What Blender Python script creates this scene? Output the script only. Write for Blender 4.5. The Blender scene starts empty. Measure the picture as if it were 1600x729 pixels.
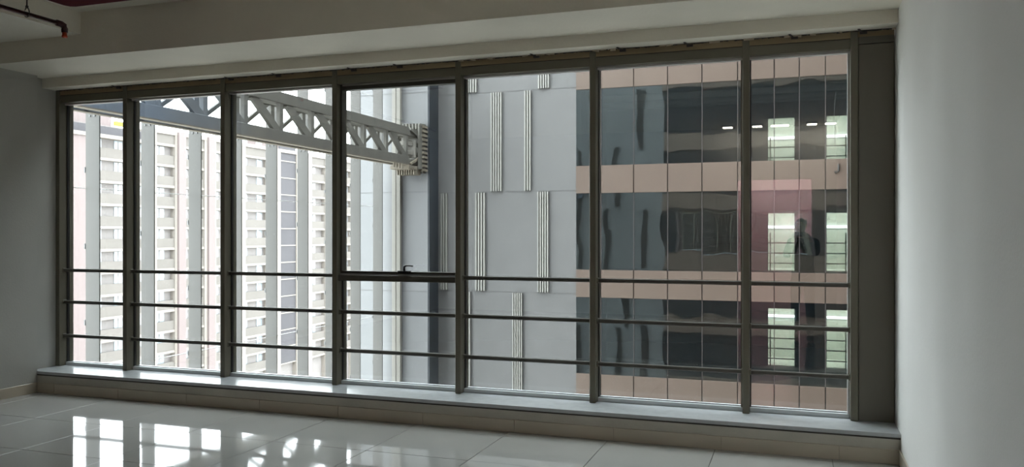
import bpy, bmesh, math, random
from mathutils import Vector, Matrix
random.seed(7)
sc = bpy.context.scene
EYE = 1.55                      # camera height; "h" below = height relative to the eye
YAW = math.radians(19.14)       # the window normal is +Y, the camera is turned this far to the left
FPX = 1282.0

# ---------------------------------------------------------------- camera
cam_d = bpy.data.cameras.new('camera')
cam_d.sensor_width = 36.0
cam_d.lens = 36.0 * FPX / 1600.0
cam_d.clip_start = 0.1
cam_d.clip_end = 1000
cam = bpy.data.objects.new('camera', cam_d)
cam.location = (0, 0, EYE)
cam.rotation_euler = (math.radians(90), 0, YAW)
sc.collection.objects.link(cam)
sc.camera = cam

# ---------------------------------------------------------------- sky (bright hazy overcast)
w = bpy.data.worlds.new('sky'); sc.world = w
w.use_nodes = True
nt = w.node_tree; nt.nodes.clear()
wo = nt.nodes.new('ShaderNodeOutputWorld'); bg = nt.nodes.new('ShaderNodeBackground')
bg.inputs['Color'].default_value = (0.93, 0.965, 1.0, 1)
bg.inputs['Strength'].default_value = 14.5
nt.links.new(bg.outputs[0], wo.inputs[0])

# ---------------------------------------------------------------- exposure
vs = sc.view_settings
vs.view_transform = 'Standard'; vs.look = 'None'; vs.gamma = 1.0; vs.use_curve_mapping = False
vs.exposure = 0.0
cy = sc.cycles
cy.max_bounces = 12; cy.diffuse_bounces = 6; cy.glossy_bounces = 5
cy.transparent_max_bounces = 24; cy.transmission_bounces = 6
cy.sample_clamp_indirect = 8.0
cy.use_denoising = True
cy.caustics_reflective = False; cy.caustics_refractive = False

# ================================================================ helpers
COL = sc.collection
WORLD = {}
def theta(px): return math.atan((px - 800.0) / FPX) - YAW
def Xat(px, d): return d * math.tan(theta(px))
def Dat(px, X): return X / math.tan(theta(px))

def link(o, parent=None, loc=None):
    COL.objects.link(o)
    loc = Vector(loc if loc is not None else (0, 0, 0))
    WORLD[o.name] = loc
    if parent is not None:
        o.parent = parent
        o.location = loc - WORLD[parent.name]
    else:
        o.location = loc
    return o

def tag(o, label=None, cat=None, group=None, kind=None):
    if label: o['label'] = label
    if cat: o['category'] = cat
    if group: o['group'] = group
    if kind: o['kind'] = kind
    return o

def empty(name, loc, label=None, cat=None, group=None, kind=None):
    o = bpy.data.objects.new(name, None)
    o.empty_display_size = 0.1
    link(o, None, loc)
    return tag(o, label, cat, group, kind)

def part_empty(name, loc, parent, label=None):
    o = bpy.data.objects.new(name, None); o.empty_display_size = 0.1
    link(o, parent, loc)
    return tag(o, label)

_mesh = {}
def box_mesh(sx, sy, sz, mat, bev):
    key = (round(sx, 4), round(sy, 4), round(sz, 4), mat.name, bev)
    if key in _mesh: return _mesh[key]
    bm = bmesh.new()
    bmesh.ops.create_cube(bm, size=1.0)
    for v in bm.verts:
        v.co = Vector((v.co.x * sx, v.co.y * sy, (v.co.z + 0.5) * sz))
    if bev:
        bmesh.ops.bevel(bm, geom=list(bm.edges), offset=bev, segments=1, affect='EDGES', profile=0.5)
    me = bpy.data.meshes.new('box'); bm.to_mesh(me); bm.free()
    me.materials.append(mat)
    _mesh[key] = me
    return me

def box(name, x0, x1, y0, y1, h0, h1, mat, parent=None, bev=0.0):
    """box between world X, Y and eye-relative heights"""
    if x1 < x0: x0, x1 = x1, x0
    if y1 < y0: y0, y1 = y1, y0
    if h1 < h0: h0, h1 = h1, h0
    me = box_mesh(x1 - x0, y1 - y0, h1 - h0, mat, bev)
    o = bpy.data.objects.new(name, me)
    return link(o, parent, ((x0 + x1) / 2, (y0 + y1) / 2, h0 + EYE))

def mesh_obj(name, verts, faces, mat, parent=None, loc=(0, 0, 0), smooth=False):
    me = bpy.data.meshes.new(name)
    me.from_pydata([tuple(v) for v in verts], [], faces)
    bm = bmesh.new(); bm.from_mesh(me); bmesh.ops.recalc_face_normals(bm, faces=bm.faces); bm.to_mesh(me); bm.free()
    me.materials.append(mat)
    if smooth:
        for p in me.polygons: p.use_smooth = True
    o = bpy.data.objects.new(name, me)
    return link(o, parent, loc)

def multi_box(name, boxes, mat, parent=None):
    """several touching boxes as one piece (x0,x1,y0,y1,h0,h1)"""
    c = boxes[0]
    ox, oy, oz = (c[0] + c[1]) / 2, (c[2] + c[3]) / 2, min(b[4] for b in boxes) + EYE
    vs_, fs = [], []
    for b in boxes:
        n = len(vs_)
        for z in (b[4], b[5]):
            for (x, y) in ((b[0], b[2]), (b[1], b[2]), (b[1], b[3]), (b[0], b[3])):
                vs_.append((x - ox, y - oy, z + EYE - oz))
        for f in ((0, 3, 2, 1), (4, 5, 6, 7), (0, 1, 5, 4), (1, 2, 6, 5), (2, 3, 7, 6), (3, 0, 4, 7)):
            fs.append(tuple(i + n for i in f))
    return mesh_obj(name, vs_, fs, mat, parent, (ox, oy, oz))

def tube(name, pts, r, mat, parent=None, n=12, radii=None, caps=True):
    """round bar along a polyline of world points (absolute z)"""
    pts = [Vector(p) for p in pts]
    o0 = pts[0].copy()
    vs_, fs = [], []
    up = Vector((0, 0, 1))
    for i, p in enumerate(pts):
        a = pts[max(i - 1, 0)]; b = pts[min(i + 1, len(pts) - 1)]
        t = (b - a).normalized()
        ref = up if abs(t.dot(up)) < 0.95 else Vector((1, 0, 0))
        u = t.cross(ref).normalized(); v = t.cross(u).normalized()
        rr = radii[i] if radii else r
        for k in range(n):
            an = 2 * math.pi * k / n
            vs_.append(p - o0 + (u * math.cos(an) + v * math.sin(an)) * rr)
    for i in range(len(pts) - 1):
        for k in range(n):
            fs.append((i * n + k, i * n + (k + 1) % n, (i + 1) * n + (k + 1) % n, (i + 1) * n + k))
    if caps:
        fs.append(tuple(range(n))); fs.append(tuple(range((len(pts) - 1) * n, len(pts) * n)))
    return mesh_obj(name, vs_, fs, mat, parent, o0, smooth=n > 6)

def beam(name, p, q, wy, wz, mat, parent=None):
    """rectangular bar between two world points; wz = width in the plane of the bar and the vertical"""
    p, q = Vector(p), Vector(q)
    t = (q - p).normalized()
    side = t.cross(Vector((0, 0, 1)))
    if side.length < 1e-4: side = Vector((1, 0, 0))
    side.normalize(); upv = side.cross(t).normalized()
    vs_ = []
    for e in (p, q):
        for (a, b) in ((-1, -1), (1, -1), (1, 1), (-1, 1)):
            vs_.append(e - p + side * a * wy / 2 + upv * b * wz / 2)
    fs = [(0, 1, 2, 3), (4, 5, 6, 7), (0, 1, 5, 4), (1, 2, 6, 5), (2, 3, 7, 6), (3, 0, 4, 7)]
    return mesh_obj(name, vs_, fs, mat, parent, p)

# ---------------------------------------------------------------- materials
def new_mat(name):
    m = bpy.data.materials.new(name); m.use_nodes = True
    t = m.node_tree
    return m, t, t.nodes['Principled BSDF']

def mat(name, col, rough=0.7, var=0.0, scale=3.0, bump=0.0, bscale=30.0, metallic=0.0, spec=0.5, col2=None, detail=4.0, stretch=(1, 1, 1)):
    m, t, b = new_mat(name)
    b.inputs['Roughness'].default_value = rough
    b.inputs['Metallic'].default_value = metallic
    b.inputs['Specular IOR Level'].default_value = spec
    c1 = tuple(col) + (1,)
    b.inputs['Base Color'].default_value = c1
    if var or bump:
        geo = t.nodes.new('ShaderNodeNewGeometry')
        mp = t.nodes.new('ShaderNodeMapping'); mp.inputs['Scale'].default_value = stretch
        t.links.new(geo.outputs['Position'], mp.inputs['Vector'])
    if var:
        nz = t.nodes.new('ShaderNodeTexNoise'); nz.inputs['Scale'].default_value = scale; nz.inputs['Detail'].default_value = detail
        t.links.new(mp.outputs[0], nz.inputs['Vector'])
        rp = t.nodes.new('ShaderNodeValToRGB')
        lo = tuple(c * (1 - var) for c in col); hi = tuple(min(c * (1 + var), 1) for c in col)
        if col2: hi = tuple(col2); lo = tuple(col)
        rp.color_ramp.elements[0].position = 0.3; rp.color_ramp.elements[0].color = lo + (1,)
        rp.color_ramp.elements[1].position = 0.7; rp.color_ramp.elements[1].color = hi + (1,)
        t.links.new(nz.outputs['Fac'], rp.inputs['Fac'])
        t.links.new(rp.outputs['Color'], b.inputs['Base Color'])
    if bump:
        n2 = t.nodes.new('ShaderNodeTexNoise'); n2.inputs['Scale'].default_value = bscale; n2.inputs['Detail'].default_value = 5
        t.links.new(mp.outputs[0], n2.inputs['Vector'])
        bp = t.nodes.new('ShaderNodeBump'); bp.inputs['Strength'].default_value = bump; bp.inputs['Distance'].default_value = 0.01
        t.links.new(n2.outputs['Fac'], bp.inputs['Height'])
        t.links.new(bp.outputs['Normal'], b.inputs['Normal'])
    return m

def emit(name, col, strength):
    m, t, b = new_mat(name)
    b.inputs['Base Color'].default_value = (0.8, 0.8, 0.8, 1)
    b.inputs['Emission Color'].default_value = tuple(col) + (1,)
    b.inputs['Emission Strength'].default_value = strength
    return m

def glass(name, tint, r0, r1=0.7, gcol=(1, 1, 1), wavy=0.0, wscale=0.8, dirt=0.0):
    """thin coated glass: tinted see-through plus mirror share that rises at a slant"""
    m = bpy.data.materials.new(name); m.use_nodes = True
    t = m.node_tree; t.nodes.clear()
    out = t.nodes.new('ShaderNodeOutputMaterial')
    tr = t.nodes.new('ShaderNodeBsdfTransparent'); tr.inputs['Color'].default_value = tuple(tint) + (1,)
    gl = t.nodes.new('ShaderNodeBsdfGlossy'); gl.inputs['Color'].default_value = tuple(gcol) + (1,)
    gl.inputs['Roughness'].default_value = 0.0
    lw = t.nodes.new('ShaderNodeLayerWeight'); lw.inputs['Blend'].default_value = 0.5
    pw = t.nodes.new('ShaderNodeMath'); pw.operation = 'POWER'; pw.inputs[1].default_value = 4.0
    t.links.new(lw.outputs['Facing'], pw.inputs[0])
    ma = t.nodes.new('ShaderNodeMath'); ma.operation = 'MULTIPLY_ADD'
    ma.inputs[1].default_value = r1; ma.inputs[2].default_value = r0
    t.links.new(pw.outputs[0], ma.inputs[0])
    mx = t.nodes.new('ShaderNodeMixShader')
    t.links.new(ma.outputs[0], mx.inputs[0]); t.links.new(tr.outputs[0], mx.inputs[1]); t.links.new(gl.outputs[0], mx.inputs[2])
    last = mx
    geo = t.nodes.new('ShaderNodeNewGeometry')
    if wavy:
        oi = t.nodes.new('ShaderNodeObjectInfo')
        sc_ = t.nodes.new('ShaderNodeMath'); sc_.operation = 'MULTIPLY'; sc_.inputs[1].default_value = 37.0
        t.links.new(oi.outputs['Random'], sc_.inputs[0])
        ad = t.nodes.new('ShaderNodeVectorMath'); ad.operation = 'ADD'
        t.links.new(geo.outputs['Position'], ad.inputs[0]); t.links.new(sc_.outputs[0], ad.inputs[1])
        nz = t.nodes.new('ShaderNodeTexNoise'); nz.inputs['Scale'].default_value = wscale; nz.inputs['Detail'].default_value = 0.5
        t.links.new(ad.outputs[0], nz.inputs['Vector'])
        bp = t.nodes.new('ShaderNodeBump'); bp.inputs['Strength'].default_value = 1.0; bp.inputs['Distance'].default_value = wavy
        t.links.new(nz.outputs['Fac'], bp.inputs['Height']); t.links.new(bp.outputs['Normal'], gl.inputs['Normal'])
    if dirt:
        df = t.nodes.new('ShaderNodeBsdfDiffuse'); df.inputs['Color'].default_value = (0.75, 0.77, 0.8, 1)
        nz = t.nodes.new('ShaderNodeTexNoise'); nz.inputs['Scale'].default_value = 2.2; nz.inputs['Detail'].default_value = 7
        t.links.new(geo.outputs['Position'], nz.inputs['Vector'])
        mr = t.nodes.new('ShaderNodeMapRange'); mr.inputs['From Min'].default_value = 0.45; mr.inputs['From Max'].default_value = 0.8
        mr.inputs['To Min'].default_value = dirt * 0.25; mr.inputs['To Max'].default_value = dirt
        t.links.new(nz.outputs['Fac'], mr.inputs['Value'])
        m2 = t.nodes.new('ShaderNodeMixShader')
        t.links.new(mr.outputs[0], m2.inputs[0]); t.links.new(mx.outputs[0], m2.inputs[1]); t.links.new(df.outputs[0], m2.inputs[2])
        last = m2
    t.links.new(last.outputs[0], out.inputs['Surface'])
    return m

M = {}
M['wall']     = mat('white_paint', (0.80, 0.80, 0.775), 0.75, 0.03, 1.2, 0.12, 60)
M['wall_l']   = mat('left_wall_putty', (0.42, 0.42, 0.395), 0.8, 0.05, 1.5, 0.15, 60)  # same white paint as the right wall, darkened for its shade
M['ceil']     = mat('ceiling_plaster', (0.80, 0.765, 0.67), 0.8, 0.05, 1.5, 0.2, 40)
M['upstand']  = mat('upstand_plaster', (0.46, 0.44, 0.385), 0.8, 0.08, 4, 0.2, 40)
M['tile']     = mat('polished_tile', (0.33, 0.327, 0.313), 0.045, 0.02, 2.0, 0.0, spec=0.55)
M['grout']    = mat('grout', (0.10, 0.095, 0.085), 0.9)
M['skirt']    = mat('skirting_tile', (0.46, 0.41, 0.33), 0.3, 0.04, 3)
M['stone']    = mat('sill_stone', (0.42, 0.44, 0.45), 0.22, 0.06, 14, 0.0)
M['shadow_gap'] = mat('raw_edge', (0.05, 0.045, 0.04), 0.9)
M['frame']    = mat('frame_paint', (0.135, 0.125, 0.092), 0.42, 0.06, 2)
M['frame2']   = mat('bar_paint', (0.065, 0.061, 0.050), 0.4, 0.05, 2)
M['panel']    = mat('panel_paint', (0.135, 0.125, 0.098), 0.5, 0.05, 2)
M['bead']     = mat('glazing_bead', (0.55, 0.54, 0.53), 0.35, 0.05, 5)
M['alu']      = mat('sill_rail_metal', (0.50, 0.53, 0.55), 0.3, 0.05, 5)  # frame metal made paler for sky light reflected on the sill rail
M['ply']      = mat('raw_board', (0.27, 0.21, 0.125), 0.8, 0.25, 5, 0.2, 30, stretch=(0.4, 1, 3))
M['black']    = mat('black_plastic', (0.012, 0.012, 0.012), 0.35)
M['clip']     = mat('dark_steel', (0.06, 0.05, 0.045), 0.6)
M['foam']     = mat('old_sealant', (0.55, 0.47, 0.36), 0.8, 0.15, 30)
M['pipe']     = mat('dark_red_pipe', (0.055, 0.012, 0.012), 0.4, 0.08, 6)
M['redbox']   = mat('dark_red_paint', (0.075, 0.007, 0.013), 0.9, 0.08, 4, spec=0.08)
M['plug']     = mat('orange_plug', (0.62, 0.09, 0.035), 0.45)
M['glass']    = glass('window_glass', (0.84, 0.865, 0.86), 0.085, 0.6, dirt=0.018)
M['pink']     = mat('pink_wall', (0.70, 0.53, 0.55), 0.7, 0.03, 2)

M['grey']     = mat('grey_render', (0.128, 0.128, 0.127), 0.75, 0.06, 1.6, 0.25, 14)
M['pier']     = mat('pier_panel', (0.148, 0.152, 0.156), 0.55, 0.04, 1.0)
M['rib']      = mat('rib_metal', (0.26, 0.255, 0.235), 0.5, 0.05, 6)
M['rib_dark'] = mat('dark_rib_metal', (0.035, 0.035, 0.034), 0.6)
M['joint']    = mat('dark_joint', (0.10, 0.10, 0.10), 0.9)
M['brown']    = mat('brown_panel', (0.112, 0.079, 0.060), 0.5, 0.04, 0.6)
M['brown_line'] = mat('panel_joint', (0.05, 0.04, 0.04), 0.8)
M['fglass']   = glass('coated_glass', (0.73, 0.74, 0.72), 0.22, 0.6, gcol=(0.80, 0.94, 1.0), wavy=0.010, wscale=0.75)
M['ofglass']  = mat('dark_facade_glass', (0.015, 0.02, 0.024), 0.08, spec=0.6)
M['dark_in']  = mat('dark_interior', (0.05, 0.05, 0.055), 0.9)
M['slab']     = mat('bare_slab', (0.14, 0.14, 0.14), 0.9)
M['room']     = mat('pale_green_wall', (0.74, 0.79, 0.73), 0.8)
M['strip']    = emit('lit_strip', (0.86, 0.97, 1.0), 6.0)
M['tubelit']  = emit('lit_tube', (1.0, 0.90, 0.90), 115.0)
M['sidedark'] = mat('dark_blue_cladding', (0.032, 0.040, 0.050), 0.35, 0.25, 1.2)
M['fin']      = mat('fin_metal', (0.071, 0.068, 0.062), 0.55, 0.03, 0.7)
M['cream']    = mat('cream_strip', (0.27, 0.258, 0.23), 0.5, 0.02, 1)
M['clipg']    = mat('clip_grey', (0.14, 0.14, 0.14), 0.5)
M['rod']      = mat('white_rod', (0.85, 0.85, 0.85), 0.5)

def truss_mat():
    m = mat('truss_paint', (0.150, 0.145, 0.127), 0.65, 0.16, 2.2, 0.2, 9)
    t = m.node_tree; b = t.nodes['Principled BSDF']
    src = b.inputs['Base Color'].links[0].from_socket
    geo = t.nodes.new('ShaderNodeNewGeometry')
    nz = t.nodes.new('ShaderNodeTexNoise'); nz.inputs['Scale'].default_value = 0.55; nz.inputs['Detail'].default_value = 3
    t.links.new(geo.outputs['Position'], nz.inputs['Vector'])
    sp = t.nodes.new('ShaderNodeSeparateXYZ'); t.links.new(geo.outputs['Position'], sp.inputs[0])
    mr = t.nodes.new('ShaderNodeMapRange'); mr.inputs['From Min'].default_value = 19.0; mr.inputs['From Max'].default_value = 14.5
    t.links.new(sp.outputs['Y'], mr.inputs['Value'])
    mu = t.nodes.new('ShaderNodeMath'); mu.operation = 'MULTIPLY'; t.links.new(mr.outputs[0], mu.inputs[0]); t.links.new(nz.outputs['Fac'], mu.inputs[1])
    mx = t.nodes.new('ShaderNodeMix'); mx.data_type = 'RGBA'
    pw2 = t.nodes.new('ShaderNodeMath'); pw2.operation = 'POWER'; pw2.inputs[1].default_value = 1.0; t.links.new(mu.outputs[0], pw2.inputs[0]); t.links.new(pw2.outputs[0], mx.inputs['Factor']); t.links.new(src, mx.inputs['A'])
    mx.inputs['B'].default_value = (0.18, 0.26, 0.39, 1)  # blue haze of reflected sky painted into the near end
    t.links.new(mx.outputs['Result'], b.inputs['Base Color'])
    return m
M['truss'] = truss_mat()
M['truss_cream'] = mat('truss_flange', (0.24, 0.212, 0.165), 0.6, 0.12, 3)
M['apt_slab'] = mat('apartment_slab', (0.212, 0.190, 0.168), 0.8, 0.02, 0.2)
M['apt_par']  = mat('apartment_parapet', (0.120, 0.108, 0.098), 0.85, 0.06, 0.5)
M['apt_rec']  = mat('apartment_wall', (0.175, 0.160, 0.154), 0.85, 0.06, 0.4)
M['apt_pink'] = mat('apartment_pink', (0.155, 0.124, 0.121), 0.85, 0.03, 0.2)
M['apt_dark'] = mat('apartment_dark_glazing', (0.062, 0.059, 0.064), 0.7, 0.05, 0.3, spec=0.2)
M['apt_win']  = mat('apartment_window', (0.28, 0.32, 0.345), 0.12, 0.25, 0.25, spec=0.8)
M['apt_frame'] = mat('apartment_window_frame', (0.25, 0.25, 0.25), 0.6)
M['yellow']   = mat('yellow_panel', (0.26, 0.20, 0.012), 0.6)
M['ground']   = mat('paved_ground', (0.42, 0.40, 0.37), 0.9, 0.1, 0.1)

# ================================================================ ROOM SHELL
XL, XR = -7.02, 0.66            # left and right walls
DW = 6.06                       # inner face of the parapet under the window
DB = -2.6                       # back wall
CEIL = 1.93
# ---- floor with tiles
fl = box('floor', XL - 0.3, XR + 0.3, DB - 2.0, 6.6, -EYE - 0.25, -EYE - 0.012, M['grout'])
tag(fl, 'polished pale grey tiled floor reflecting the window', 'floor', kind='structure')
T = 0.785; g = 0.0022
xs = [-4.48 + T * k for k in range(-4, 9)]
ds = [5.20 + T * k for k in range(-10, 3)]
for i in range(len(xs) - 1):
    for j in range(len(ds) - 1):
        x0, x1 = max(xs[i], XL), min(xs[i + 1], XR)
        y0, y1 = max(ds[j], DB), min(ds[j + 1], DW)
        if x1 - x0 < 0.02 or y1 - y0 < 0.02: continue
        o = box('tile', x0 + g, x1 - g, y0 + g, y1 - g, -EYE - 0.012, -EYE, M['tile'], fl, 0.0012)
        o.rotation_euler = (random.uniform(-1, 1) * 0.0009, random.uniform(-1, 1) * 0.0009, 0)
# ---- walls
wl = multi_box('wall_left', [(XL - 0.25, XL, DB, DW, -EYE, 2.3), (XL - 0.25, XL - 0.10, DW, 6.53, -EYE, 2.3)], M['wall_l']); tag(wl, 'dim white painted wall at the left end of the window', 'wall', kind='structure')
wr = box('wall_right', XR, XR + 0.25, DB, 6.55, -EYE, 2.3, M['wall']); tag(wr, 'bright white painted wall at the right end of the window', 'wall', kind='structure')
wb = multi_box('wall_back', [(XL - 0.25, -1.03, DB - 0.2, DB, -EYE, 2.3), (0.25, XR + 0.25, DB - 0.2, DB, -EYE, 2.3), (-1.03, 0.25, DB - 0.2, DB, 0.98, 2.3)], M['wall'])
tag(wb, 'white back wall with a doorway behind the viewer, seen only mirrored', 'wall', kind='structure')
# lobby behind the doorway
for nm, bx, lab in (('wall_lobby', (-1.25, 0.5, DB - 1.75, DB - 1.6, -EYE, 1.4), 'pink lit end wall of the lobby, mirrored faintly in the rightmost pane'),
                    ('wall_lobby_left', (-1.4, -1.25, DB - 1.75, DB - 0.2, -EYE, 1.4), 'pink left side wall of the lobby behind the viewer'),
                    ('wall_lobby_right', (0.5, 0.65, DB - 1.75, DB - 0.2, -EYE, 1.4), 'pink right side wall of the lobby behind the viewer'),
                    ('ceiling_lobby', (-1.4, 0.65, DB - 1.75, DB - 0.2, 1.4, 1.55), 'pink ceiling of the lobby behind the viewer')):
    tag(box(nm, *bx, M['pink']), lab, 'wall' if 'wall' in nm else 'ceiling', kind='structure')
lf = box('floor_lobby', -1.4, 0.65, DB - 1.75, DB, -EYE - 0.012, -EYE, M['tile']); tag(lf, 'pale tiled floor of the lobby behind the viewer', 'floor', kind='structure')
tl = empty('tube_light', (-0.4, DB - 0.45, 1.4 + EYE), 'lit ceiling tube lamp in the pink lobby, mirrored in the rightmost pane', 'lamp')
box('housing', -1.1, 0.3, DB - 0.50, DB - 0.40, 1.36, 1.40, M['bead'], tl)
tube('tube', [(-1.05, DB - 0.45, 1.335 + EYE), (0.25, DB - 0.45, 1.335 + EYE)], 0.022, M['tubelit'], tl)
sw = empty('wall_switch', (0.12, DB - 1.6, 0.18 + EYE), 'dark square wall box on the pink lobby wall, seen mirrored', 'switch')
box('plate', 0.05, 0.19, DB - 1.6, DB - 1.57, 0.13, 0.27, M['black'], sw, 0.004)
box('button', 0.09, 0.15, DB - 1.57, DB - 1.56, 0.17, 0.23, M['clip'], sw, 0.002)
# parapet under the window
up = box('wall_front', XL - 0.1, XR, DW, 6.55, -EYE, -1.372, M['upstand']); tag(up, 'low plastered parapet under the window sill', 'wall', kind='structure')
gap = box('nosing_gap', XL, XR, DW - 0.002, DW + 0.05, -1.384, -1.372, M['shadow_gap'], up)  # dark strip standing in for the shade line under the sill nosing
# skirting tiles
bb = empty('baseboard_front', ((XL + XR) / 2, DW - 0.012, 0), 'beige skirting tiles along the foot of the parapet', 'baseboard', kind='structure')
x = -0.51 - 0.785 * 9
while x < XR:
    a, b_ = max(x, XL + 0.012), min(x + 0.785, XR)
    if b_ - a > 0.02: box('tile', a + 0.001, b_ - 0.001, DW - 0.012, DW, -EYE, -1.452, M['skirt'], bb, 0.002)
    x += 0.785
bl = empty('baseboard_left', (XL + 0.006, 2, 0), 'beige skirting tiles at the foot of the left wall', 'baseboard', kind='structure')
y = DW - 0.012
while y > 1.0:
    box('tile', XL, XL + 0.012, y - 0.783, y, -EYE, -1.452, M['skirt'], bl, 0.002); y -= 0.785
br = empty('baseboard_right', (XR - 0.006, 2, 0), 'beige skirting tiles at the foot of the right wall', 'baseboard', kind='structure')
y = DW - 0.012
while y > 1.0:
    box('tile', XR - 0.012, XR, y - 0.783, y, -EYE, -1.452, M['skirt'], br, 0.002); y -= 0.785
# stone sill
sl = box('window_sill', XL - 0.1, XR, DW - 0.006, 6.52, -1.372, -1.344, M['stone'], None, 0.002); tag(sl, 'long grey polished stone window sill with pale reflections', 'window sill', kind='structure')
# lintel, beams and ceiling
LF = 6.20; LB = 1.45; BS = 1.544; BF = 5.53
li = box('trim_1', XL - 0.1, XR, LF, 6.56, LB, BS + 0.02, M['ceil']); tag(li, 'plaster lintel strip right above the window head', 'lintel', kind='structure')
be = box('ceiling_beam', XL - 0.1, XR, BF, 6.56, BS, 2.2, M['ceil']); tag(be, 'wide plastered ceiling beam running along the window', 'beam', kind='structure')
pb = box('ceiling_beam', XL, -5.9, 1.2, BF, 1.735, 2.2, M['ceil']); tag(pb, 'short plastered cross beam at the upper left corner', 'beam', kind='structure')
ce = box('ceiling', XL - 0.25, XR + 0.25, DB - 0.2, BF + 0.05, CEIL, CEIL + 0.2, M['ceil']); tag(ce, 'grey plaster ceiling above the beam at the upper left', 'ceiling', kind='structure')

# ceiling lamps behind the viewer (their mirror images show in the right panes)
M['panel_lit'] = emit('lit_panel', (1.0, 0.91, 0.78), 23.0)
for (xx, wd, nm) in ((-1.17, 0.16, 'left of the doorway'), (-0.66, 0.16, 'at the left door edge'), (-0.28, 0.30, 'above the doorway centre'), (0.25, 0.16, 'at the right door edge'), (0.55, 0.18, 'beside the right wall')):
    L = empty('ceiling_lamp', (xx, -2.2, CEIL + EYE), 'small lit ceiling lamp behind the viewer, mirrored in the glass, ' + nm, 'lamp', 'ceiling lamps behind the viewer')
    box('housing', xx - wd / 2 - 0.02, xx + wd / 2 + 0.02, -2.29, -2.11, CEIL - 0.03, CEIL, M['bead'], L, 0.003)
    box('diffuser', xx - wd / 2, xx + wd / 2, -2.27, -2.13, CEIL - 0.045, CEIL - 0.03, M['panel_lit'], L, 0.003)

# ================================================================ WINDOW (seven bays, each with its left mullion)
MF, MG = 6.36, 6.485             # mullion front, glass plane
mul_px = [None, 191.5, 344, 518.5, 711, 921, 1160, 1329]
mulx = [-7.12] + [Xat(p, MF) for p in mul_px[1:]]
MW = 0.05
HR0, HR1 = 1.326, 1.396         # head rail
names = ['leftmost window bay beside the white left wall with three guard bars',
         'second window bay from the left, apartments between pale fins behind it',
         'third window bay from the left, crossed above by the steel truss',
         'fourth window bay from the left with an opening sash and black handle',
         'fifth window bay from the left, grey ribbed wall behind it',
         'sixth and widest-looking window bay, brown panel bands behind it',
         'rightmost window bay with mirrored person and opaque end panel']
bars_h = [-0.374, -0.697, -1.04]
for k in range(7):
    x0 = mulx[k]; x1 = mulx[k + 1]
    W_ = empty('window_%d' % (k + 1), ((x0 + x1) / 2, MG, -1.344 + EYE), names[k], 'window', kind='structure')
    mw = MW
    mu = box('mullion', x0, x0 + mw, MF, MG + 0.05, -1.344, LB, M['frame'], W_, 0.003)
    box('seal', x0 + mw, x0 + mw + 0.008, MG - 0.035, MG - 0.008, -1.31, HR0, M['black'], mu)
    a, b_ = x0 + mw, x1
    box('raw_board', a, b_, MF + 0.008, MF + 0.05, HR1 + 0.005, LB, M['ply'], W_)
    box('board_shadow_line', a, b_, MF + 0.014, MF + 0.03, HR1, HR1 + 0.005, M['shadow_gap'], W_)
    hr = box('head_rail', a, b_, MF + 0.012, MG + 0.05, HR0, HR1, M['frame'], W_, 0.002)
    box('glazing_bead', a, b_, MG - 0.06, MG - 0.008, HR0 - 0.016, HR0, M['bead'], hr)
    sr = box('sill_rail', a, b_, MG - 0.05, MG + 0.05, -1.344, -1.312, M['alu'], W_, 0.002)
    box('gasket', a, b_, MG - 0.014, MG - 0.006, -1.312, -1.307, M['black'], sr)
    sb = box('side_bead', b_ - 0.016, b_, MG - 0.05, MG - 0.008, -1.312, HR0 - 0.016, M['bead'] if k == 6 else M['frame'], W_)
    pa = box('pane', a, b_, MG - 0.005, MG + 0.005, -1.32, HR0, M['glass'], W_)
    for n, h in enumerate(bars_h):
        if k == 3 and n == 0:
            box('transom', a, b_, MF + 0.02, MG + 0.02, -0.418, -0.366, M['frame2'], W_, 0.003)
            continue
        rb = box('guard_bar', a, b_, MF + 0.045, MF + 0.075, h - 0.016, h + 0.016, M['frame2'], W_, 0.006)
        box('bar_socket', a, a + 0.01, MF + 0.038, MF + 0.082, h - 0.022, h + 0.022, M['frame'], rb, 0.003)
        box('bar_socket', b_ - 0.01, b_, MF + 0.038, MF + 0.082, h - 0.022, h + 0.022, M['frame'], rb, 0.003)
    if k == 3:
        s = box('sash_rail', a, b_, MF + 0.06, MG - 0.006, -0.352, -0.332, M['frame2'], W_, 0.002)
        box('sash_gap', a, b_, MF + 0.07, MG - 0.008, -0.366, -0.352, M['alu'], W_)
        box('sash_stile', a, a + 0.018, MF + 0.06, MG - 0.006, -0.332, HR0, M['frame2'], W_)
        box('sash_stile', b_ - 0.018, b_, MF + 0.06, MG - 0.006, -0.332, HR0, M['frame2'], W_)
        box('sash_head', a, b_, MF + 0.06, MG - 0.006, HR0 - 0.05, HR0 - 0.016, M['frame2'], W_)
        hx = Xat(628, MF)
        hd = box('handle_base', hx - 0.06, hx + 0.06, MF + 0.03, MF + 0.06, -0.345, -0.322, M['black'], W_, 0.004)
        z = EYE
        tube('handle_lever', [(hx, MF + 0.045, z - 0.325), (hx + 0.002, MF + 0.035, z - 0.30), (hx + 0.012, MF + 0.02, z - 0.285), (hx + 0.035, MF + 0.012, z - 0.276), (hx + 0.07, MF + 0.01, z - 0.276), (hx + 0.10, MF + 0.01, z - 0.281)], 0.008, M['black'], hd, 10, radii=[0.011, 0.011, 0.010, 0.008, 0.007, 0.006])
    if k == 6:
        m2 = box('mullion', x1, x1 + MW, MF, MG + 0.05, -1.344, LB, M['frame'], W_, 0.003)
        p = box('end_panel', x1 + MW + 0.004, XR - 0.006, MF + 0.03, MG + 0.05, -1.344, HR1 - 0.04, M['panel'], W_, 0.002)
        box('panel_head', x1 + MW + 0.004, XR - 0.006, MF + 0.028, MG + 0.05, HR1 - 0.036, HR1 + 0.015, M['panel'], W_, 0.002)
        box('raw_board', x1 + MW, XR - 0.006, MF + 0.03, MF + 0.05, HR1 + 0.015, LB, M['ply'], W_)
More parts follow.
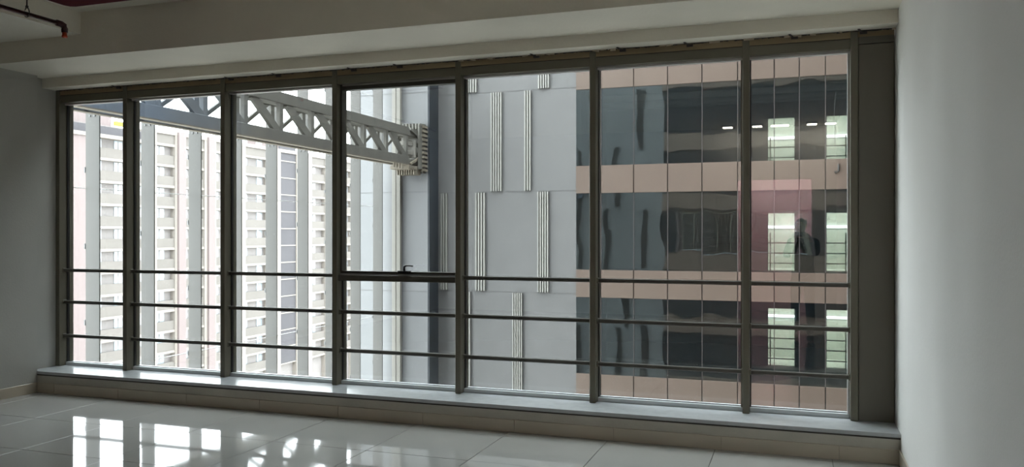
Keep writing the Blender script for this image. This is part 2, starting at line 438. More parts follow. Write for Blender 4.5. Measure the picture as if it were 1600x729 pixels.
# ragged plaster edge and old sealant along the head
def ragged(name, x0, x1, yf, h, amp, thick, m, parent, step=0.03, keep=1.0):
    vs_, fs = [], []
    x = x0
    while x < x1:
        wd = random.uniform(0.4, 1.6) * step
        if random.random() < keep:
            a = random.uniform(0.25, 1) * amp; b_ = random.uniform(0.25, 1) * amp
            n = len(vs_); e = min(x + wd, x1)
            for (xx, hh) in ((x, a), (e, b_)):
                vs_ += [(xx, yf, h + EYE), (xx, yf, h - hh + EYE), (xx, yf + thick, h + EYE), (xx, yf + thick, h - hh + EYE)]
            for f in ((0, 1, 5, 4), (2, 6, 7, 3), (1, 3, 7, 5), (0, 4, 6, 2), (0, 2, 3, 1), (4, 5, 7, 6)):
                fs.append(tuple(i + n for i in f))
        x += wd
    return mesh_obj(name, vs_, fs, m, parent)
eg = empty('trim_2', (0, 0, 0), 'ragged dark gap and old sealant between lintel and window head', 'trim', kind='structure')
tag(ragged('torn_edge', XL - 0.1, XR, MF - 0.006, LB + 0.004, 0.013, 0.02, M['shadow_gap'], eg), kind='stuff')
tag(ragged('old_sealant', -3.3, XR, MF - 0.014, LB + 0.002, 0.020, 0.012, M['foam'], eg, 0.05, 0.33), kind='stuff')
# fixing clips left in the soffit
clip_names = ['nearest the white left wall', 'above the second bay', 'above the third bay', 'above the fourth bay, left of two', 'above the fourth bay, right of two',
              'above the fifth bay', 'above the sixth bay, left of two', 'above the sixth bay, right of two', 'above the rightmost bay', 'above the opaque end panel']
for px, nm in zip((182, 358, 432, 550, 622, 836, 971, 1076, 1240, 1348), clip_names):
    cx = Xat(px, 6.33)
    c = empty('anchor_clip', (cx, 6.33, LB + EYE), 'bent dark steel fixing clip ' + nm, 'clip', 'steel clips along the window head')
    beam('strap', (cx, 6.352, LB - 0.018 + EYE), (cx - 0.03, 6.30, LB - 0.003 + EYE), 0.016, 0.004, M['clip'], c)
    box('foot', cx - 0.018, cx + 0.03, 6.343, 6.358, LB - 0.028, LB - 0.012, M['clip'], c)

# ================================================================ SPRINKLER PIPE AND RED BOX
PX, PZ, PD = -5.36, 1.615, 4.87
sp = empty('sprinkler_pipe', (PX, PD, PZ + EYE), 'dark red sprinkler pipe hanging under the ceiling, ending in an orange cap', 'pipe')
tube('pipe', [(PX, 1.2, PZ + EYE), (PX, PD - 0.05, PZ + EYE)], 0.017, M['pipe'], sp, 16)
tube('elbow', [(PX, PD - 0.075, PZ + EYE), (PX, PD - 0.03, PZ + EYE - 0.001), (PX, PD - 0.008, PZ + EYE - 0.010), (PX, PD, PZ + EYE - 0.03), (PX, PD, PZ + EYE - 0.06)], 0.024, M['pipe'], sp, 16, radii=[0.023, 0.024, 0.025, 0.024, 0.023])
cp = tube('cap', [(PX, PD, PZ + EYE - 0.055), (PX, PD, PZ + EYE - 0.082), (PX, PD, PZ + EYE - 0.083), (PX, PD, PZ + EYE - 0.098)], 0.02, M['plug'], sp, 8, radii=[0.017, 0.017, 0.021, 0.019])
hy = Dat(42, PX)
hg = tube('hanger_rod', [(PX, hy, PZ + EYE + 0.05), (PX, hy, CEIL + EYE)], 0.005, M['clip'], sp, 8)
ring = [(PX + 0.024 * math.sin(a), hy, PZ + EYE + 0.004 + (0.026 if math.cos(a) < 0 else 0.044) * math.cos(a)) for a in [i * math.pi / 8 for i in range(17)]]
tube('hanger_ring', ring, 0.004, M['clip'], hg, 8)
tube('hanger_nut', [(PX, hy, PZ + EYE + 0.044), (PX, hy, PZ + EYE + 0.062)], 0.011, M['clip'], hg, 6)
RD = 4.98; RX = Xat(110, RD)
rb_ = empty('ceiling_box', (RX + 0.65, RD - 0.65, 1.79 + EYE), 'dark red painted box under the ceiling at the upper left', 'box')
rv = []
prof = [(RX, RD - 1.3), (RX + 1.3, RD - 1.3), (RX + 1.3, RD), (RX + 0.06, RD), (RX + 0.018, RD - 0.018), (RX, RD - 0.06)]
n = len(prof)
for z in (1.785, CEIL):
    for (a, b_) in prof: rv.append((a - (RX + 0.65), b_ - (RD - 0.65), z - 1.79))
mesh_obj('body', rv, [tuple(range(n)), tuple(range(n, 2 * n))] + [(i, (i + 1) % n, (i + 1) % n + n, i + n) for i in range(n)], M['redbox'], rb_, (RX + 0.65, RD - 0.65, 1.79 + EYE))
box('flange', RX + 0.05, RX + 1.27, RD - 1.27, RD - 0.05, 1.779, 1.785, M['redbox'], rb_)

# ================================================================ FACADES (the wing opposite and this building's own outside)
PITCH = 3.95
GL0, GL1 = -1.37, 1.52          # glass band of the storey at eye level
JOINT0 = -2.30                  # floor joint of the grey wall
panel_x = [-7.98, -7.0, -5.75, -4.49, -3.25, -2.0, -0.75, 0.085, 0.94, 1.79, 2.64, 3.9, 5.15, 6.4, 7.65, 8.9, 10.15, 11.4, 12.65]
FD = 30.40
TOP = 24.0                      # roof of the wing opposite, unseen; raised to cut sky light indoors
bld = empty('office_building', (0, FD, -45), 'office wing across the courtyard with grey ribbed wall and brown panel bands', 'building')
# grey wall
gw = box('grey_wall', -13.75, -7.98, 30.5, 31.2, -46, TOP, M['grey'], bld)
for k in range(-3, 4):
    h = JOINT0 + PITCH * k
    box('joint', -13.74, -7.99, 30.492, 30.502, h - 0.012, h + 0.012, M['joint'], gw)
def ribs(parent, dface, sgn, storey, x0, x1, n, m='rib', gm='joint'):
    h0 = JOINT0 + PITCH * storey
    st = (x1 - x0) / max(n - 0.45, 1)
    box('rib_groove', x0, x0 + st * (n - 0.45), dface, dface + sgn * 0.012, h0 + 0.03, h0 + PITCH - 0.03, M[gm], parent)  # dark sheet painted in for shade between ribs; own facade's is plain grey
    for i in range(n):
        a = x0 + st * i
        box('rib', a, a + st * 0.55, dface, dface + sgn * 0.10, h0 + 0.03, h0 + PITCH - 0.03, M[m], parent)
R_OPP = [(2, 731, 745, 4), (2, 841, 858, 5), (1, 767, 784, 5), (1, 819.5, 829.5, 3), (0, 689, 699, 3), (0, 743, 758, 4), (0, 840, 857, 5),
         (-1, 722, 735, 4), (-1, 801, 816, 5), (-2, 780, 797, 5), (-2, 842, 867, 6)]
for (s, a, b_, n) in R_OPP: ribs(gw, 30.5, -1, s, Xat(a, 30.45), Xat(b_, 30.45), n)
# pier beside the fin screen, with its dark flank
pr = box('pier', -17.1, -13.80, 29.60, 31.2, -46, TOP, M['pier'], bld)
for k in range(-3, 4):
    h = JOINT0 + PITCH * k
    box('joint', -17.09, -13.82, 29.592, 29.602, h - 0.010, h + 0.010, M['joint'], pr)
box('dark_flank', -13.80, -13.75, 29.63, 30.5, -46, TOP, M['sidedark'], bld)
for k in range(2):
    xa = Xat(613.5, 29.5) + k * 0.19
    box('cream_strip', xa, xa + 0.165, 29.44, 29.60, -46, TOP, M['cream'], bld)
# brown bands, panes and storeys
for s in range(-2, 3):
    g0, g1 = GL0 + PITCH * s, GL1 + PITCH * s
    for i in range(len(panel_x) - 1):
        a, b_ = panel_x[i], panel_x[i + 1]
        box('spandrel_panel', a + 0.018, b_ - 0.018, FD, FD + 0.10, g1 + 0.01, g0 + PITCH - 0.01, M['brown'], bld, 0.004)
        if s == -2: box('spandrel_panel', a + 0.018, b_ - 0.018, FD, FD + 0.10, g1 + 0.01 - PITCH, g0 - 0.01, M['brown'], bld, 0.004)
        box('glass_pane', a + 0.012, b_ - 0.012, FD + 0.05, FD + 0.075, g0, g1, M['fglass'], bld)
    for xx in panel_x[1:-1]:
        box('glazing_bar', xx - 0.012, xx + 0.012, FD + 0.02, FD + 0.12, g0, g1, M['brown_line'], bld)
for s in range(-3, 3):
    g1 = GL1 + PITCH * s
    box('spandrel_backing', panel_x[0], panel_x[-1], FD + 0.09, FD + 0.35, g1, g1 + PITCH - (GL1 - GL0), M['brown_line'], bld)
for s in range(-2, 3):
    f = -EYE + PITCH * s
    box('floor_slab', panel_x[0], panel_x[-1], FD + 0.35, 39.0, f - 0.3, f, M['slab'], bld)
    # corridor wall with two door-high openings into a lit room
    for bx in ([(panel_x[0], -1.13, 35.8, 35.95, f, f + 3.65), (-0.09, 1.15, 35.8, 35.95, f, f + 3.65), (2.2, panel_x[-1], 35.8, 35.95, f, f + 3.65),
                                     (-1.13, -0.09, 35.8, 35.95, f + 2.39, f + 3.65), (1.15, 2.2, 35.8, 35.95, f + 2.39, f + 3.65)]): box('corridor_wall', *bx, M['dark_in'], bld)
    if -1 <= s <= 1:
        for bx in ([(-2.2, 3.2, 38.4, 38.5, f, f + 3.6), (-2.3, -2.2, 35.95, 38.5, f, f + 3.6), (3.2, 3.3, 35.95, 38.5, f, f + 3.6), (-2.3, 3.3, 35.95, 38.5, f + 3.0, f + 3.1), (-2.3, 3.3, 35.95, 38.5, f + 0.001, f + 0.02)]): box('room_wall', *bx, M['room'], bld)
box('roof_mass', panel_x[0], panel_x[-1], FD, 39.0, GL0 + PITCH * 3, TOP, M['grey'], bld)
box('base_mass', panel_x[0], panel_x[-1], FD, 39.0, -46, GL1 - PITCH * 3, M['grey'], bld)
box('end_wall', panel_x[0] - 0.1, panel_x[0], 31.2, 39.0, -46, TOP, M['dark_in'], bld)
box('end_wall', panel_x[-1], panel_x[-1] + 0.3, FD, 39.0, -46, TOP, M['grey'], bld)
box('rear_wall', panel_x[0] - 0.1, panel_x[-1] + 0.3, 39.0, 39.3, -46, TOP, M['grey'], bld)
for s in (-1, 0, 1):
    f = -EYE + PITCH * s
    for side, (a, b_, la, lb_) in {'left': (-1.13, -0.09, -1.30, 0.10), 'right': (1.15, 2.2, 1.05, 2.35)}.items():
        L = part_empty('strip_lamp', ((la + lb_) / 2, 38.4, f + 1.8 + EYE), bld, 'lit white wall strip')
        box('diffuser', la, lb_, 38.33, 38.385, f + 1.78, f + 1.90, M['strip'], L)
        box('backplate', la - 0.03, lb_ + 0.03, 38.385, 38.4, f + 1.76, f + 1.92, M['bead'], L)
        Rl = part_empty('guard_railing', ((a + b_) / 2, 35.75, f + EYE), bld, 'thin dark guard railing')
        for hh in (0.32, 0.74, 1.16):
            box('bar', a, b_, 35.72, 35.76, f + hh - 0.02, f + hh + 0.02, M['brown_line'], Rl)
        xp = a + 0.09 if side == 'left' else b_ - 0.33
        box('post', xp - 0.022, xp + 0.022, 35.715, 35.765, f, f + 1.58, M['brown_line'], Rl)
        # room light: a ceiling lamp above the opening
        ld = bpy.data.lights.new('room_lamp', 'AREA'); ld.shape = 'RECTANGLE'; ld.size = 1.6; ld.size_y = 0.4; ld.energy = 110; ld.color = (1.0, 1.0, 0.93)
        lo = bpy.data.objects.new('room_lamp', ld); COL.objects.link(lo); lo.location = ((a + b_) / 2, 37.2, f + 2.94 + EYE)
        box('lamp_panel', (a + b_) / 2 - 0.8, (a + b_) / 2 + 0.8, 37.0, 37.4, f + 2.95, f + 3.0, M['bead'], bld)
# ceiling services of the upper storey
for (dd, hz) in ((31.6, 5.25), (32.7, 5.2), (33.9, 5.28)):
    tube('ceiling_duct', [(-7.5, dd, hz + EYE), (12, dd, hz + EYE)], 0.13, M['slab'], bld, 10)
cb = tube('hanging_cable', [(Xat(1306, 30.9), 30.9, 6.5), (Xat(1304, 30.9), 30.9, 6.0), (Xat(1303, 30.9), 30.9, 5.5), (Xat(1305, 30.9), 30.9, 5.2), (Xat(1304, 30.9), 30.9, 4.6)], 0.011, M['rod'], None, 6)
tag(cb, 'thin white cable hanging inside the upper storey opposite', 'cable')
hk = tube('wall_hook', [(1.30 + 0.06, FD - 0.03, 2.42 + EYE), (1.30 + 0.06, FD - 0.03, 2.18 + EYE), (1.30, FD - 0.03, 2.13 + EYE), (1.30 - 0.07, FD - 0.03, 2.17 + EYE)], 0.034, M['black'], None, 6)
for v in hk.data.vertices: v.co.z += -0.03
tag(hk, 'small black hook-shaped mark on the upper brown panel at right', 'hook')

# unseen wing added on the right to keep sky light off the left wall
sw_ = box('side_wing', 12.96, 17.0, 6.8, 31, -46, 32, M['brown'], bld)
for q in range(-4, 8):
    box('window_band', 12.9, 12.96, 7.2, 30.2, GL0 + PITCH * q, GL1 + PITCH * q, M['ofglass'], sw_)

# own outside: mirrored in the glass opposite
OD = 6.62
own = empty('office_facade', (0, OD, -45), 'outer face of the viewed-from building, seen only mirrored in the glass opposite', 'building')
box('grey_wall', -15.3, -8.3, OD - 0.4, OD, -46, 24, M['grey'], own)
R_OWN = [(2, -9.95, -9.65, 5), (2, -13.2, -12.9, 4), (1, -11.55, -11.25, 4), (1, -14.1, -13.8, 4), (0, -12.25, -11.95, 4), (0, -9.78, -9.45, 5), (0, -14.15, -13.85, 4),
         (-1, -10.85, -10.5, 5), (-1, -13.3, -13.0, 4), (-2, -11.55, -11.2, 4), (-2, -9.9, -9.45, 6), (-2, -14.2, -13.9, 4)]
for (s, a, b_, n) in R_OWN: ribs(own, OD, 1, s, a, b_, n, 'rib_dark', 'grey')
oxs = [-8.3, -7.35, -5.95, -4.8, -3.65, -2.5, -1.35, -0.2, 0.72, 1.9, 3.1, 4.3, 5.5, 6.7, 7.9, 9.1, 10.3, 11.5, 12.7]
for s in range(-3, 4):
    g0, g1 = GL0 + PITCH * s, GL1 + PITCH * s
    for i in range(len(oxs) - 1):
        a, b_ = oxs[i], oxs[i + 1]
        box('spandrel_panel', a + 0.01, b_ - 0.01, OD - 0.02, OD + 0.04, g1 + (0.0), g0 + PITCH, M['brown'], own)
        if s == 0 and b_ < 0.8 and a > -7.4: continue
        box('glass_pane', a + 0.01, b_ - 0.01, OD - 0.08, OD - 0.04, g0, g1, M['ofglass'], own)
box('backing', -8.3, 12.7, 6.57, OD - 0.02, LB, 1.52, M['brown_line'], own)
box('backing', -8.3, 12.7, 6.2, OD - 0.1, 2.25, 24, M['brown_line'], own)
box('backing', -8.3, 12.7, 6.565, OD - 0.1, 1.53, 2.26, M['brown_line'], own)
box('backing', -8.3, 12.7, 6.2, OD - 0.1, -46, -1.85, M['brown_line'], own)
box('backing', -8.3, 12.7, 6.565, OD - 0.1, -1.86, -1.38, M['brown_line'], own)
box('backing', 0.95, 12.7, 6.2, OD - 0.1, -1.9, 2.3, M['brown_line'], own)
box('backing', -8.35, -7.32, 6.2, OD - 0.1, -1.9, 2.3, M['brown_line'], own)
box('outer_sill', -7.15, 0.75, 6.55, OD + 0.04, -1.42, -1.345, M['brown_line'], own)
box('jamb_cover', 0.655, 0.95, 6.56, OD + 0.04, -1.42, 1.53, M['brown_line'], own)
box('jamb_edge', -7.33, -7.125, 6.532, 6.56, -1.42, 1.53, M['brown_line'], own)
box('jamb_cover', -7.50, -7.32, 6.53, OD + 0.04, -1.42, 1.53, M['brown_line'], own)

# ================================================================ FIN SCREEN
SX = -15.3
scr = empty('fin_screen', (SX, 22, -45), 'tall screen of pale grey vertical fins across the left side of the courtyard', 'screen')
for k in range(-4, 9):
    d = 14.86 + 1.722 * k
    f = box('fin', SX - 0.42, SX, d, d + 0.035, -46, 12, M['fin'], scr, 0.008)
    hh = -7.5 + 0.3 * (k % 3)
    while hh < 6:
        box('clip', SX - 0.455, SX - 0.42, d - 0.01, d + 0.045, hh, hh + 0.13, M['clipg'], f); hh += 1.115 * 1.6
    for q in (-0.28, -0.14):
        box('bolt', SX + q - 0.02, SX + q + 0.02, d - 0.02, d, 2.72, 2.76, M['clipg'], f)
for h in (5.4, 1.06, -3.27):
    tube('tie_rod', [(SX - 0.47, 8.0, h + EYE), (SX - 0.47, 29.5, h + EYE)], 0.012, M['rod'], scr, 6)

# ================================================================ STEEL TRUSS
TX0, TX1 = -14.0, -14.6
TB, TT = 2.64, 4.07
CH = 0.33
tr = empty('steel_truss', (-14.3, 18, TB + EYE), 'grey steel lattice truss spanning the courtyard high up at left', 'truss')
d0, d1 = 6.95, 28.35
for X_, nm in ((TX0, 0), (TX1, 1)):
    wd = 0.16 if nm == 0 else 0.12
    s_ = -1 if nm == 0 else 1
    xa, xb = (X_ - wd, X_) if nm == 0 else (X_, X_ + wd)
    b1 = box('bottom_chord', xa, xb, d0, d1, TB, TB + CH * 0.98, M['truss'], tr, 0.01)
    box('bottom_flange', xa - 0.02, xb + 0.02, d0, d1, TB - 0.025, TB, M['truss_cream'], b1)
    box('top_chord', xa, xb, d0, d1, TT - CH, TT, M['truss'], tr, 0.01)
    k = -7
    while True:
        d = 18.55 + 1.61 * k
        if d > d1: break
        if nm == 0 or k > -7:
            off = 0.0 if nm == 0 else 0.25
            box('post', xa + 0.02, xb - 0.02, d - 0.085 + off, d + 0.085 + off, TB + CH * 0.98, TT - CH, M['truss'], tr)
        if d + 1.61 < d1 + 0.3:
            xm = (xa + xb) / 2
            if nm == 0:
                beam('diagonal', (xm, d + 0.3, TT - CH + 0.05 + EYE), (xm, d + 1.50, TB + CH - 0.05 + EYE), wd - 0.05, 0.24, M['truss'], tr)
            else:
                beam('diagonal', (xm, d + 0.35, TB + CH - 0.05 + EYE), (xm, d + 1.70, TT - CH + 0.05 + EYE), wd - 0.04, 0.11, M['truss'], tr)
        k += 1
for k in range(14):
    d = d0 + 0.3 + k * 1.61
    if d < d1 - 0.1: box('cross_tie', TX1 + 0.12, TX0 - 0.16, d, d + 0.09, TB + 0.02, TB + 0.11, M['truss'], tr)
# wall bracket at the far end
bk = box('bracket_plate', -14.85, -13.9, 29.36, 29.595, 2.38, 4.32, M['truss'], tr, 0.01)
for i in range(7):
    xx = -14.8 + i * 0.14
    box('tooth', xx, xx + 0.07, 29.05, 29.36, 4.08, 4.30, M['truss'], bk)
for i in range(11):
    hh = 2.44 + i * 0.17
    box('side_tooth', -13.9, -13.80, 29.2, 29.58, hh, hh + 0.09, M['truss_cream'], bk)
st_ = box('saddle', -14.75, -13.95, 28.2, 29.36, 2.46, 2.615, M['truss_cream'], tr, 0.01)
for i in range(8):
    xx = -14.72 + i * 0.1
    box('saddle_tooth', xx, xx + 0.05, 28.7, 29.3, 2.28, 2.46, M['truss_cream'], st_)
for i in range(4):
    box('saddle_tooth', -14.0, -13.96, 27.0 + i * 0.22, 27.1 + i * 0.22, 2.44, 2.615, M['truss_cream'], st_)
tag(st_, 'cream toothed steel saddle under the truss end')
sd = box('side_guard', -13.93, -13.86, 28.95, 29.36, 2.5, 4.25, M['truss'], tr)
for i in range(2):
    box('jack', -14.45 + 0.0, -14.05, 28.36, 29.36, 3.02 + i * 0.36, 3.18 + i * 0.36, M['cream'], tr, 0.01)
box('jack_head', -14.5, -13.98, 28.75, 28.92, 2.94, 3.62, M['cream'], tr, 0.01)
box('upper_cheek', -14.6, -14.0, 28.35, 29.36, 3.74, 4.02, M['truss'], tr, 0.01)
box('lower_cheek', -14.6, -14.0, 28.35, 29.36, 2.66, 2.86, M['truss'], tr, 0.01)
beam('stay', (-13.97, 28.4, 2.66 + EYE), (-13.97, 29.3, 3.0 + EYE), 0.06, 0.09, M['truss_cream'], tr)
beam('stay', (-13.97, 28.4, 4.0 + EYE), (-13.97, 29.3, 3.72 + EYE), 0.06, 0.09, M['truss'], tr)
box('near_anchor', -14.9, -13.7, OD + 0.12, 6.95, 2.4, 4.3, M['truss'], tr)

# ================================================================ APARTMENT BLOCK BEYOND
AX = -89.0
apt = empty('apartment_building', (AX, 110, -45), 'long pale apartment block far behind the fins, with balconies and pink piers', 'building')
ROOF = 15.4
def dpx(p): return Dat(p, AX)
box('rear_mass', AX - 16, AX - 0.7, dpx(100), dpx(575), -46, ROOF - 0.6, M['apt_rec'], apt)
slabs = [1.0 + 3.1 * k for k in range(-8, 5)]
def bay(p0, p1, wins, dark=False, top=ROOF):
    a, b_ = dpx(p0), dpx(p1)
    for h in slabs:
        if h > top - 0.8: continue
        box('slab_edge', AX - 1.2, AX + 0.12, a, b_, h - 0.36, h, M['apt_slab'], apt) if not dark else box('slab_edge', AX - 1.2, AX + 0.1, a, b_, h - 0.2, h, M['apt_slab'], apt)
        if dark:
            box('glazed_panel', AX - 0.3, AX, a, b_, h, h + 2.9, M['apt_dark'], apt)
            continue
        box('parapet', AX - 0.2, AX + 0.02, a, b_, h, h + 1.38, M['apt_par'], apt)
        for (w0, w1) in wins:
            wa, wb_ = a + (b_ - a) * w0, a + (b_ - a) * w1
            wn = box('window', AX - 0.75, AX - 0.6, wa, wb_, h + 1.0, h + 2.68, M['apt_win'], apt)
            m_ = (wa + wb_) / 2
            box('frame', AX - 0.62, AX - 0.55, m_ - 0.06, m_ + 0.06, h + 1.0, h + 2.68, M['apt_frame'], wn)
def col(p0, p1, m='apt_slab', proud=0.25, top=ROOF):
    box('pier', AX - 1.2, AX + proud, dpx(p0), dpx(p1), -46, top, M[m], apt)
col(98, 136, 'apt_pink', 0.5, 13.4)
bay(136, 239, [(0.16, 0.25), (0.44, 0.56), (0.78, 0.9)], top=13.4)
col(239, 243); bay(243, 272, [(0.12, 0.62)]); col(272, 275); col(275, 286, 'apt_pink', 0.6); col(286, 289)
bay(289, 318, [(0.1, 0.3), (0.7, 0.95)]); col(318, 322); col(322, 332, 'apt_pink', 0.6); col(332, 336)
bay(336, 376, [(0.05, 0.24), (0.5, 0.8)]); col(376, 382)
bay(382, 417, [(0.05, 0.24), (0.66, 0.9)]); col(417, 437); bay(437, 462, [], True); col(462, 486)
bay(486, 507, [(0.1, 0.5)]); col(507, 514); bay(514, 549, [(0.2, 0.5), (0.7, 0.92)]); col(549, 575)
box('roof_slab', AX - 16, AX + 0.75, dpx(98), dpx(239), 12.9, 13.4, M['apt_slab'], apt)
box('roof_parapet', AX - 0.6, AX - 0.2, dpx(98), dpx(239), 13.4, 14.6, M['apt_dark'], apt)
box('roof_room', AX - 12, AX - 3, dpx(98), dpx(200), 13.4, 19.5, M['apt_pink'], apt)
box('roof_slab', AX - 16, AX + 0.3, dpx(240), dpx(575), ROOF - 0.6, ROOF, M['apt_slab'], apt)
box('roof_room', AX - 9, AX - 3, dpx(432), dpx(470), ROOF, ROOF + 2.2, M['apt_pink'], apt)
ysx = AX - 2.9
yp = box('roof_sign', ysx, ysx + 0.15, Dat(177, ysx), Dat(194, ysx), 15.35, 16.0, M['yellow']); tag(yp, 'small yellow panel on the roof of the apartment block', 'sign')

# ================================================================ GROUND
gr = box('ground', -260, 120, -80, 320, -47, -46, M['ground']); tag(gr, 'paved ground far below the window', 'ground', kind='structure')

# ================================================================ PERSON AND PHONE (mirrored in the rightmost pane)
M['skin']  = mat('skin', (0.45, 0.27, 0.19), 0.55)
M['hair']  = mat('black_hair', (0.012, 0.010, 0.010), 0.5)
M['jacket'] = mat('dark_jacket', (0.016, 0.022, 0.020), 0.9, 0.15, 9, spec=0.1)
M['trouser'] = mat('dark_trousers', (0.028, 0.030, 0.040), 0.85)
M['shoe']  = mat('dark_shoes', (0.02, 0.018, 0.016), 0.5)
M['white_eye'] = mat('eye_white', (0.7, 0.7, 0.68), 0.3)
F = Vector((-math.sin(YAW), math.cos(YAW), 0)); Rr = Vector((math.cos(YAW), math.sin(YAW), 0)); U = Vector((0, 0, 1))
pc = Vector((0, 0, EYE)) - F * 0.02 + Rr * 0.045 - U * 0.012     # phone centre
ps = empty('person', (0.09, -0.47, 0), 'person in dark jacket holding up a phone, mirrored in the rightmost pane', 'person')
def skin_obj(name, nodes, edges, m, parent, root=0, sub=2):
    """nodes: name -> (co, radius)"""
    keys = list(nodes); o0 = WORLD[parent.name]
    me = bpy.data.meshes.new(name)
    me.from_pydata([tuple(Vector(nodes[k][0]) - o0) for k in keys], [(keys.index(a), keys.index(b_)) for a, b_ in edges], [])
    me.materials.append(m)
    o = bpy.data.objects.new(name, me)
    link(o, parent, o0)
    md = o.modifiers.new('skin', 'SKIN'); md.use_smooth_shade = True
    if not me.skin_vertices: return o
    for i, k in enumerate(keys):
        r = nodes[k][1]; r = (r, r) if not isinstance(r, tuple) else r
        sv = me.skin_vertices[0].data[i]; sv.radius = r; sv.use_root = (i == root)
    ss = o.modifiers.new('sub', 'SUBSURF'); ss.levels = sub; ss.render_levels = sub
    return o
B = Vector((0.09, -0.47, 0))
def P(r, f, z): return B + Rr * r + F * f + U * z
elR, elL = P(0.25, 0.16, 1.24), P(-0.19, 0.19, 1.20)
wrR, wrL = pc + Rr * 0.115 - F * 0.07 - U * 0.05, pc - Rr * 0.115 - F * 0.07 - U * 0.05
nodes = {'pelvis': (P(0, 0, 0.95), (0.13, 0.09)), 'waist': (P(0, 0, 1.10), (0.11, 0.08)), 'chest': (P(0, 0, 1.30), (0.13, 0.085)), 'upper': (P(0, 0, 1.42), (0.11, 0.085)),
         'neck': (P(-0.01, 0.015, 1.51), 0.048), 'jaw': (P(-0.02, 0.06, 1.60), (0.058, 0.072)), 'head': (P(-0.02, 0.055, 1.67), (0.078, 0.095)), 'crown': (P(-0.02, 0.04, 1.735), (0.05, 0.06)),
         'shR': (P(0.16, 0, 1.40), 0.045), 'elR': (elR, 0.042), 'wrR': (wrR, 0.028), 'shL': (P(-0.16, 0, 1.40), 0.045), 'elL': (elL, 0.042), 'wrL': (wrL, 0.028),
         'hipR': (P(0.09, 0, 0.88), 0.085), 'knR': (P(0.11, 0.02, 0.49), 0.055), 'anR': (P(0.12, -0.02, 0.09), 0.038), 'toR': (P(0.14, 0.14, 0.035), 0.03),
         'hipL': (P(-0.09, 0, 0.88), 0.085), 'knL': (P(-0.11, 0.02, 0.49), 0.055), 'anL': (P(-0.12, -0.02, 0.09), 0.038), 'toL': (P(-0.14, 0.14, 0.035), 0.03)}
edges = [('pelvis', 'waist'), ('waist', 'chest'), ('chest', 'upper'), ('upper', 'neck'), ('neck', 'jaw'), ('jaw', 'head'), ('head', 'crown'),
         ('upper', 'shR'), ('shR', 'elR'), ('elR', 'wrR'), ('upper', 'shL'), ('shL', 'elL'), ('elL', 'wrL'),
         ('pelvis', 'hipR'), ('hipR', 'knR'), ('knR', 'anR'), ('anR', 'toR'), ('pelvis', 'hipL'), ('hipL', 'knL'), ('knL', 'anL'), ('anL', 'toL')]
for s_, sfx in ((1, 'R'), (-1, 'L')):
    pm = pc + Rr * s_ * 0.105 - F * 0.025 - U * 0.018
    nodes['pa' + sfx] = (pm, (0.016, 0.032)); edges.append(('wr' + sfx, 'pa' + sfx))
    for i, (dz, ln) in enumerate(((0.030, 0.9), (0.010, 1.0), (-0.012, 0.95), (-0.032, 0.75))):
        a = pm + U * dz + F * 0.022 * ln; b_ = a + F * 0.022 * ln - Rr * s_ * 0.012; c = b_ - Rr * s_ * 0.022 * ln + F * 0.003
        for q, v_ in zip('abc', (a, b_, c)): nodes['f%d%s%s' % (i, q, sfx)] = (v_, 0.0085 if q != 'c' else 0.007)
        edges += [('pa' + sfx, 'f%da%s' % (i, sfx)), ('f%da%s' % (i, sfx), 'f%db%s' % (i, sfx)), ('f%db%s' % (i, sfx), 'f%dc%s' % (i, sfx))]
    t1 = pm + U * 0.02 - F * 0.008 - Rr * s_ * 0.018; t2 = t1 - Rr * s_ * 0.028 + U * 0.008 + F * 0.006
    nodes['t1' + sfx] = (t1, 0.011); nodes['t2' + sfx] = (t2, 0.009)
    edges += [('pa' + sfx, 't1' + sfx), ('t1' + sfx, 't2' + sfx)]
body = skin_obj('body', nodes, edges, M['skin'], ps)
jk = {k: nodes[k] for k in ('waist', 'chest', 'upper', 'shR', 'shL')}
jk = {'chest': (P(0, 0, 1.30), (0.175, 0.125)), 'waist': (P(0, 0, 1.10), (0.165, 0.125)), 'hip': (P(0, 0, 0.95), (0.185, 0.14)), 'hem': (P(0, 0, 0.80), (0.19, 0.145)), 'upper': (P(0, 0, 1.41), (0.14, 0.105)), 'collar': (P(-0.005, 0.01, 1.49), 0.075),
      'shR': (P(0.185, 0, 1.40), 0.088), 'elR': (elR, 0.062), 'cuR': (elR.lerp(wrR, 0.85), 0.042), 'shL': (P(-0.185, 0, 1.40), 0.088), 'elL': (elL, 0.062), 'cuL': (elL.lerp(wrL, 0.85), 0.042)}
skin_obj('jacket', jk, [('chest', 'waist'), ('waist', 'hip'), ('hip', 'hem'), ('chest', 'upper'), ('upper', 'collar'), ('upper', 'shR'), ('shR', 'elR'), ('elR', 'cuR'), ('upper', 'shL'), ('shL', 'elL'), ('elL', 'cuL')], M['jacket'], ps)
tk = {'pel': (P(0, 0, 0.98), (0.14, 0.10))}
te = []
for s_, sfx in ((1, 'R'), (-1, 'L')):
    tk['h' + sfx] = (P(0.09 * s_, 0, 0.86), 0.10); tk['k' + sfx] = (P(0.11 * s_, 0.02, 0.49), 0.075); tk['a' + sfx] = (P(0.12 * s_, -0.02, 0.10), 0.066)
    te += [('pel', 'h' + sfx), ('h' + sfx, 'k' + sfx), ('k' + sfx, 'a' + sfx)]
skin_obj('trousers', tk, te, M['trouser'], ps)
for s_ in (1, -1):
    skin_obj('shoe', {'heel': (P(0.12 * s_, -0.05, 0.05), 0.045), 'mid': (P(0.128 * s_, 0.05, 0.05), 0.048), 'toe': (P(0.14 * s_, 0.17, 0.042), 0.038)}, [('heel', 'mid'), ('mid', 'toe')], M['shoe'], ps, 1)
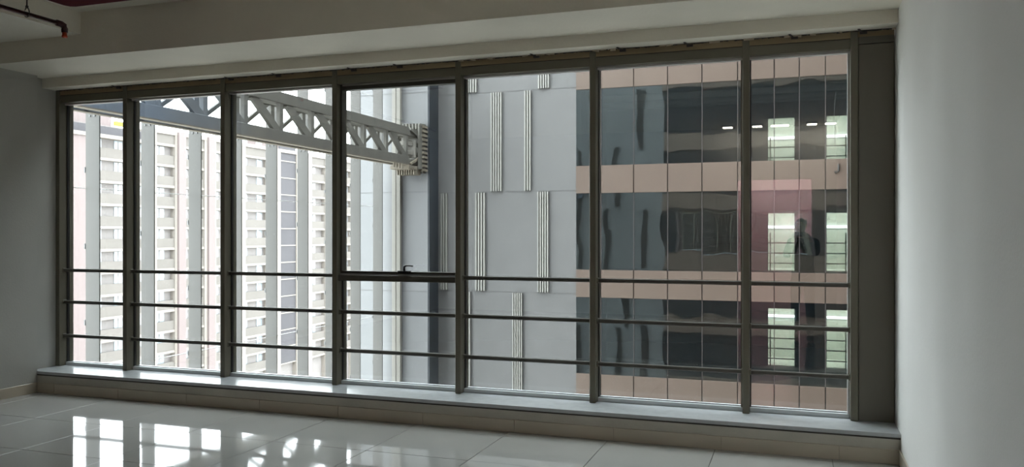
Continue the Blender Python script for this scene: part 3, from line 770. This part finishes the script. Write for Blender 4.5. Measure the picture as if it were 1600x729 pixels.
def blob(name, c, rx, ry, rz, m, parent, cut=None):
    bm = bmesh.new(); bmesh.ops.create_uvsphere(bm, u_segments=20, v_segments=14, radius=1)
    if cut is not None: bmesh.ops.delete(bm, geom=[v for v in bm.verts if cut(v.co)], context='VERTS')
    for v in bm.verts:
        q = v.co; v.co = Rr * q.x * rx + F * q.y * ry + U * q.z * rz
    me = bpy.data.meshes.new(name); bm.to_mesh(me); bm.free(); me.materials.append(m)
    for p_ in me.polygons: p_.use_smooth = True
    return link(bpy.data.objects.new(name, me), parent, c)
hc = P(-0.02, 0.05, 1.675)
blob('hair', hc + U * 0.018 - F * 0.012, 0.080, 0.092, 0.092, M['hair'], ps, cut=lambda q: q.z < -0.25 + 0.6 * q.y)
blob('nose', hc + F * 0.098 - U * 0.02, 0.014, 0.02, 0.024, M['skin'], ps)
blob('mouth', hc + F * 0.086 - U * 0.062, 0.024, 0.008, 0.007, M['pipe'], ps)
for s_ in (1, -1):
    e = blob('eye', hc + F * 0.083 + Rr * 0.032 * s_ + U * 0.004, 0.014, 0.01, 0.009, M['white_eye'], ps)
    blob('pupil', hc + F * 0.091 + Rr * 0.032 * s_ + U * 0.004, 0.006, 0.004, 0.006, M['black'], e)
    blob('ear', hc + Rr * 0.083 * s_ - U * 0.012 - F * 0.005, 0.012, 0.022, 0.032, M['skin'], ps)
# phone
ph = empty('phone', pc, 'dark phone held up in both hands, mirrored in the rightmost pane', 'phone')
def obox(name, c, r_, f_, u_, m, parent):
    vs_ = []
    for zz in (-u_, u_):
        for (a, b_) in ((-r_, -f_), (r_, -f_), (r_, f_), (-r_, f_)): vs_.append(Rr * a + F * b_ + U * zz)
    return mesh_obj(name, vs_, [(0, 1, 2, 3), (4, 5, 6, 7), (0, 1, 5, 4), (1, 2, 6, 5), (2, 3, 7, 6), (3, 0, 4, 7)], m, parent, c)
pbody = obox('case', pc, 0.080, 0.004, 0.037, M['black'], ph)
obox('lens_bump', pc + F * 0.005 - Rr * 0.045 + U * 0.012, 0.016, 0.002, 0.016, M['clip'], ph)
obox('screen', pc - F * 0.0045, 0.076, 0.0008, 0.034, M['ofglass'], ph)
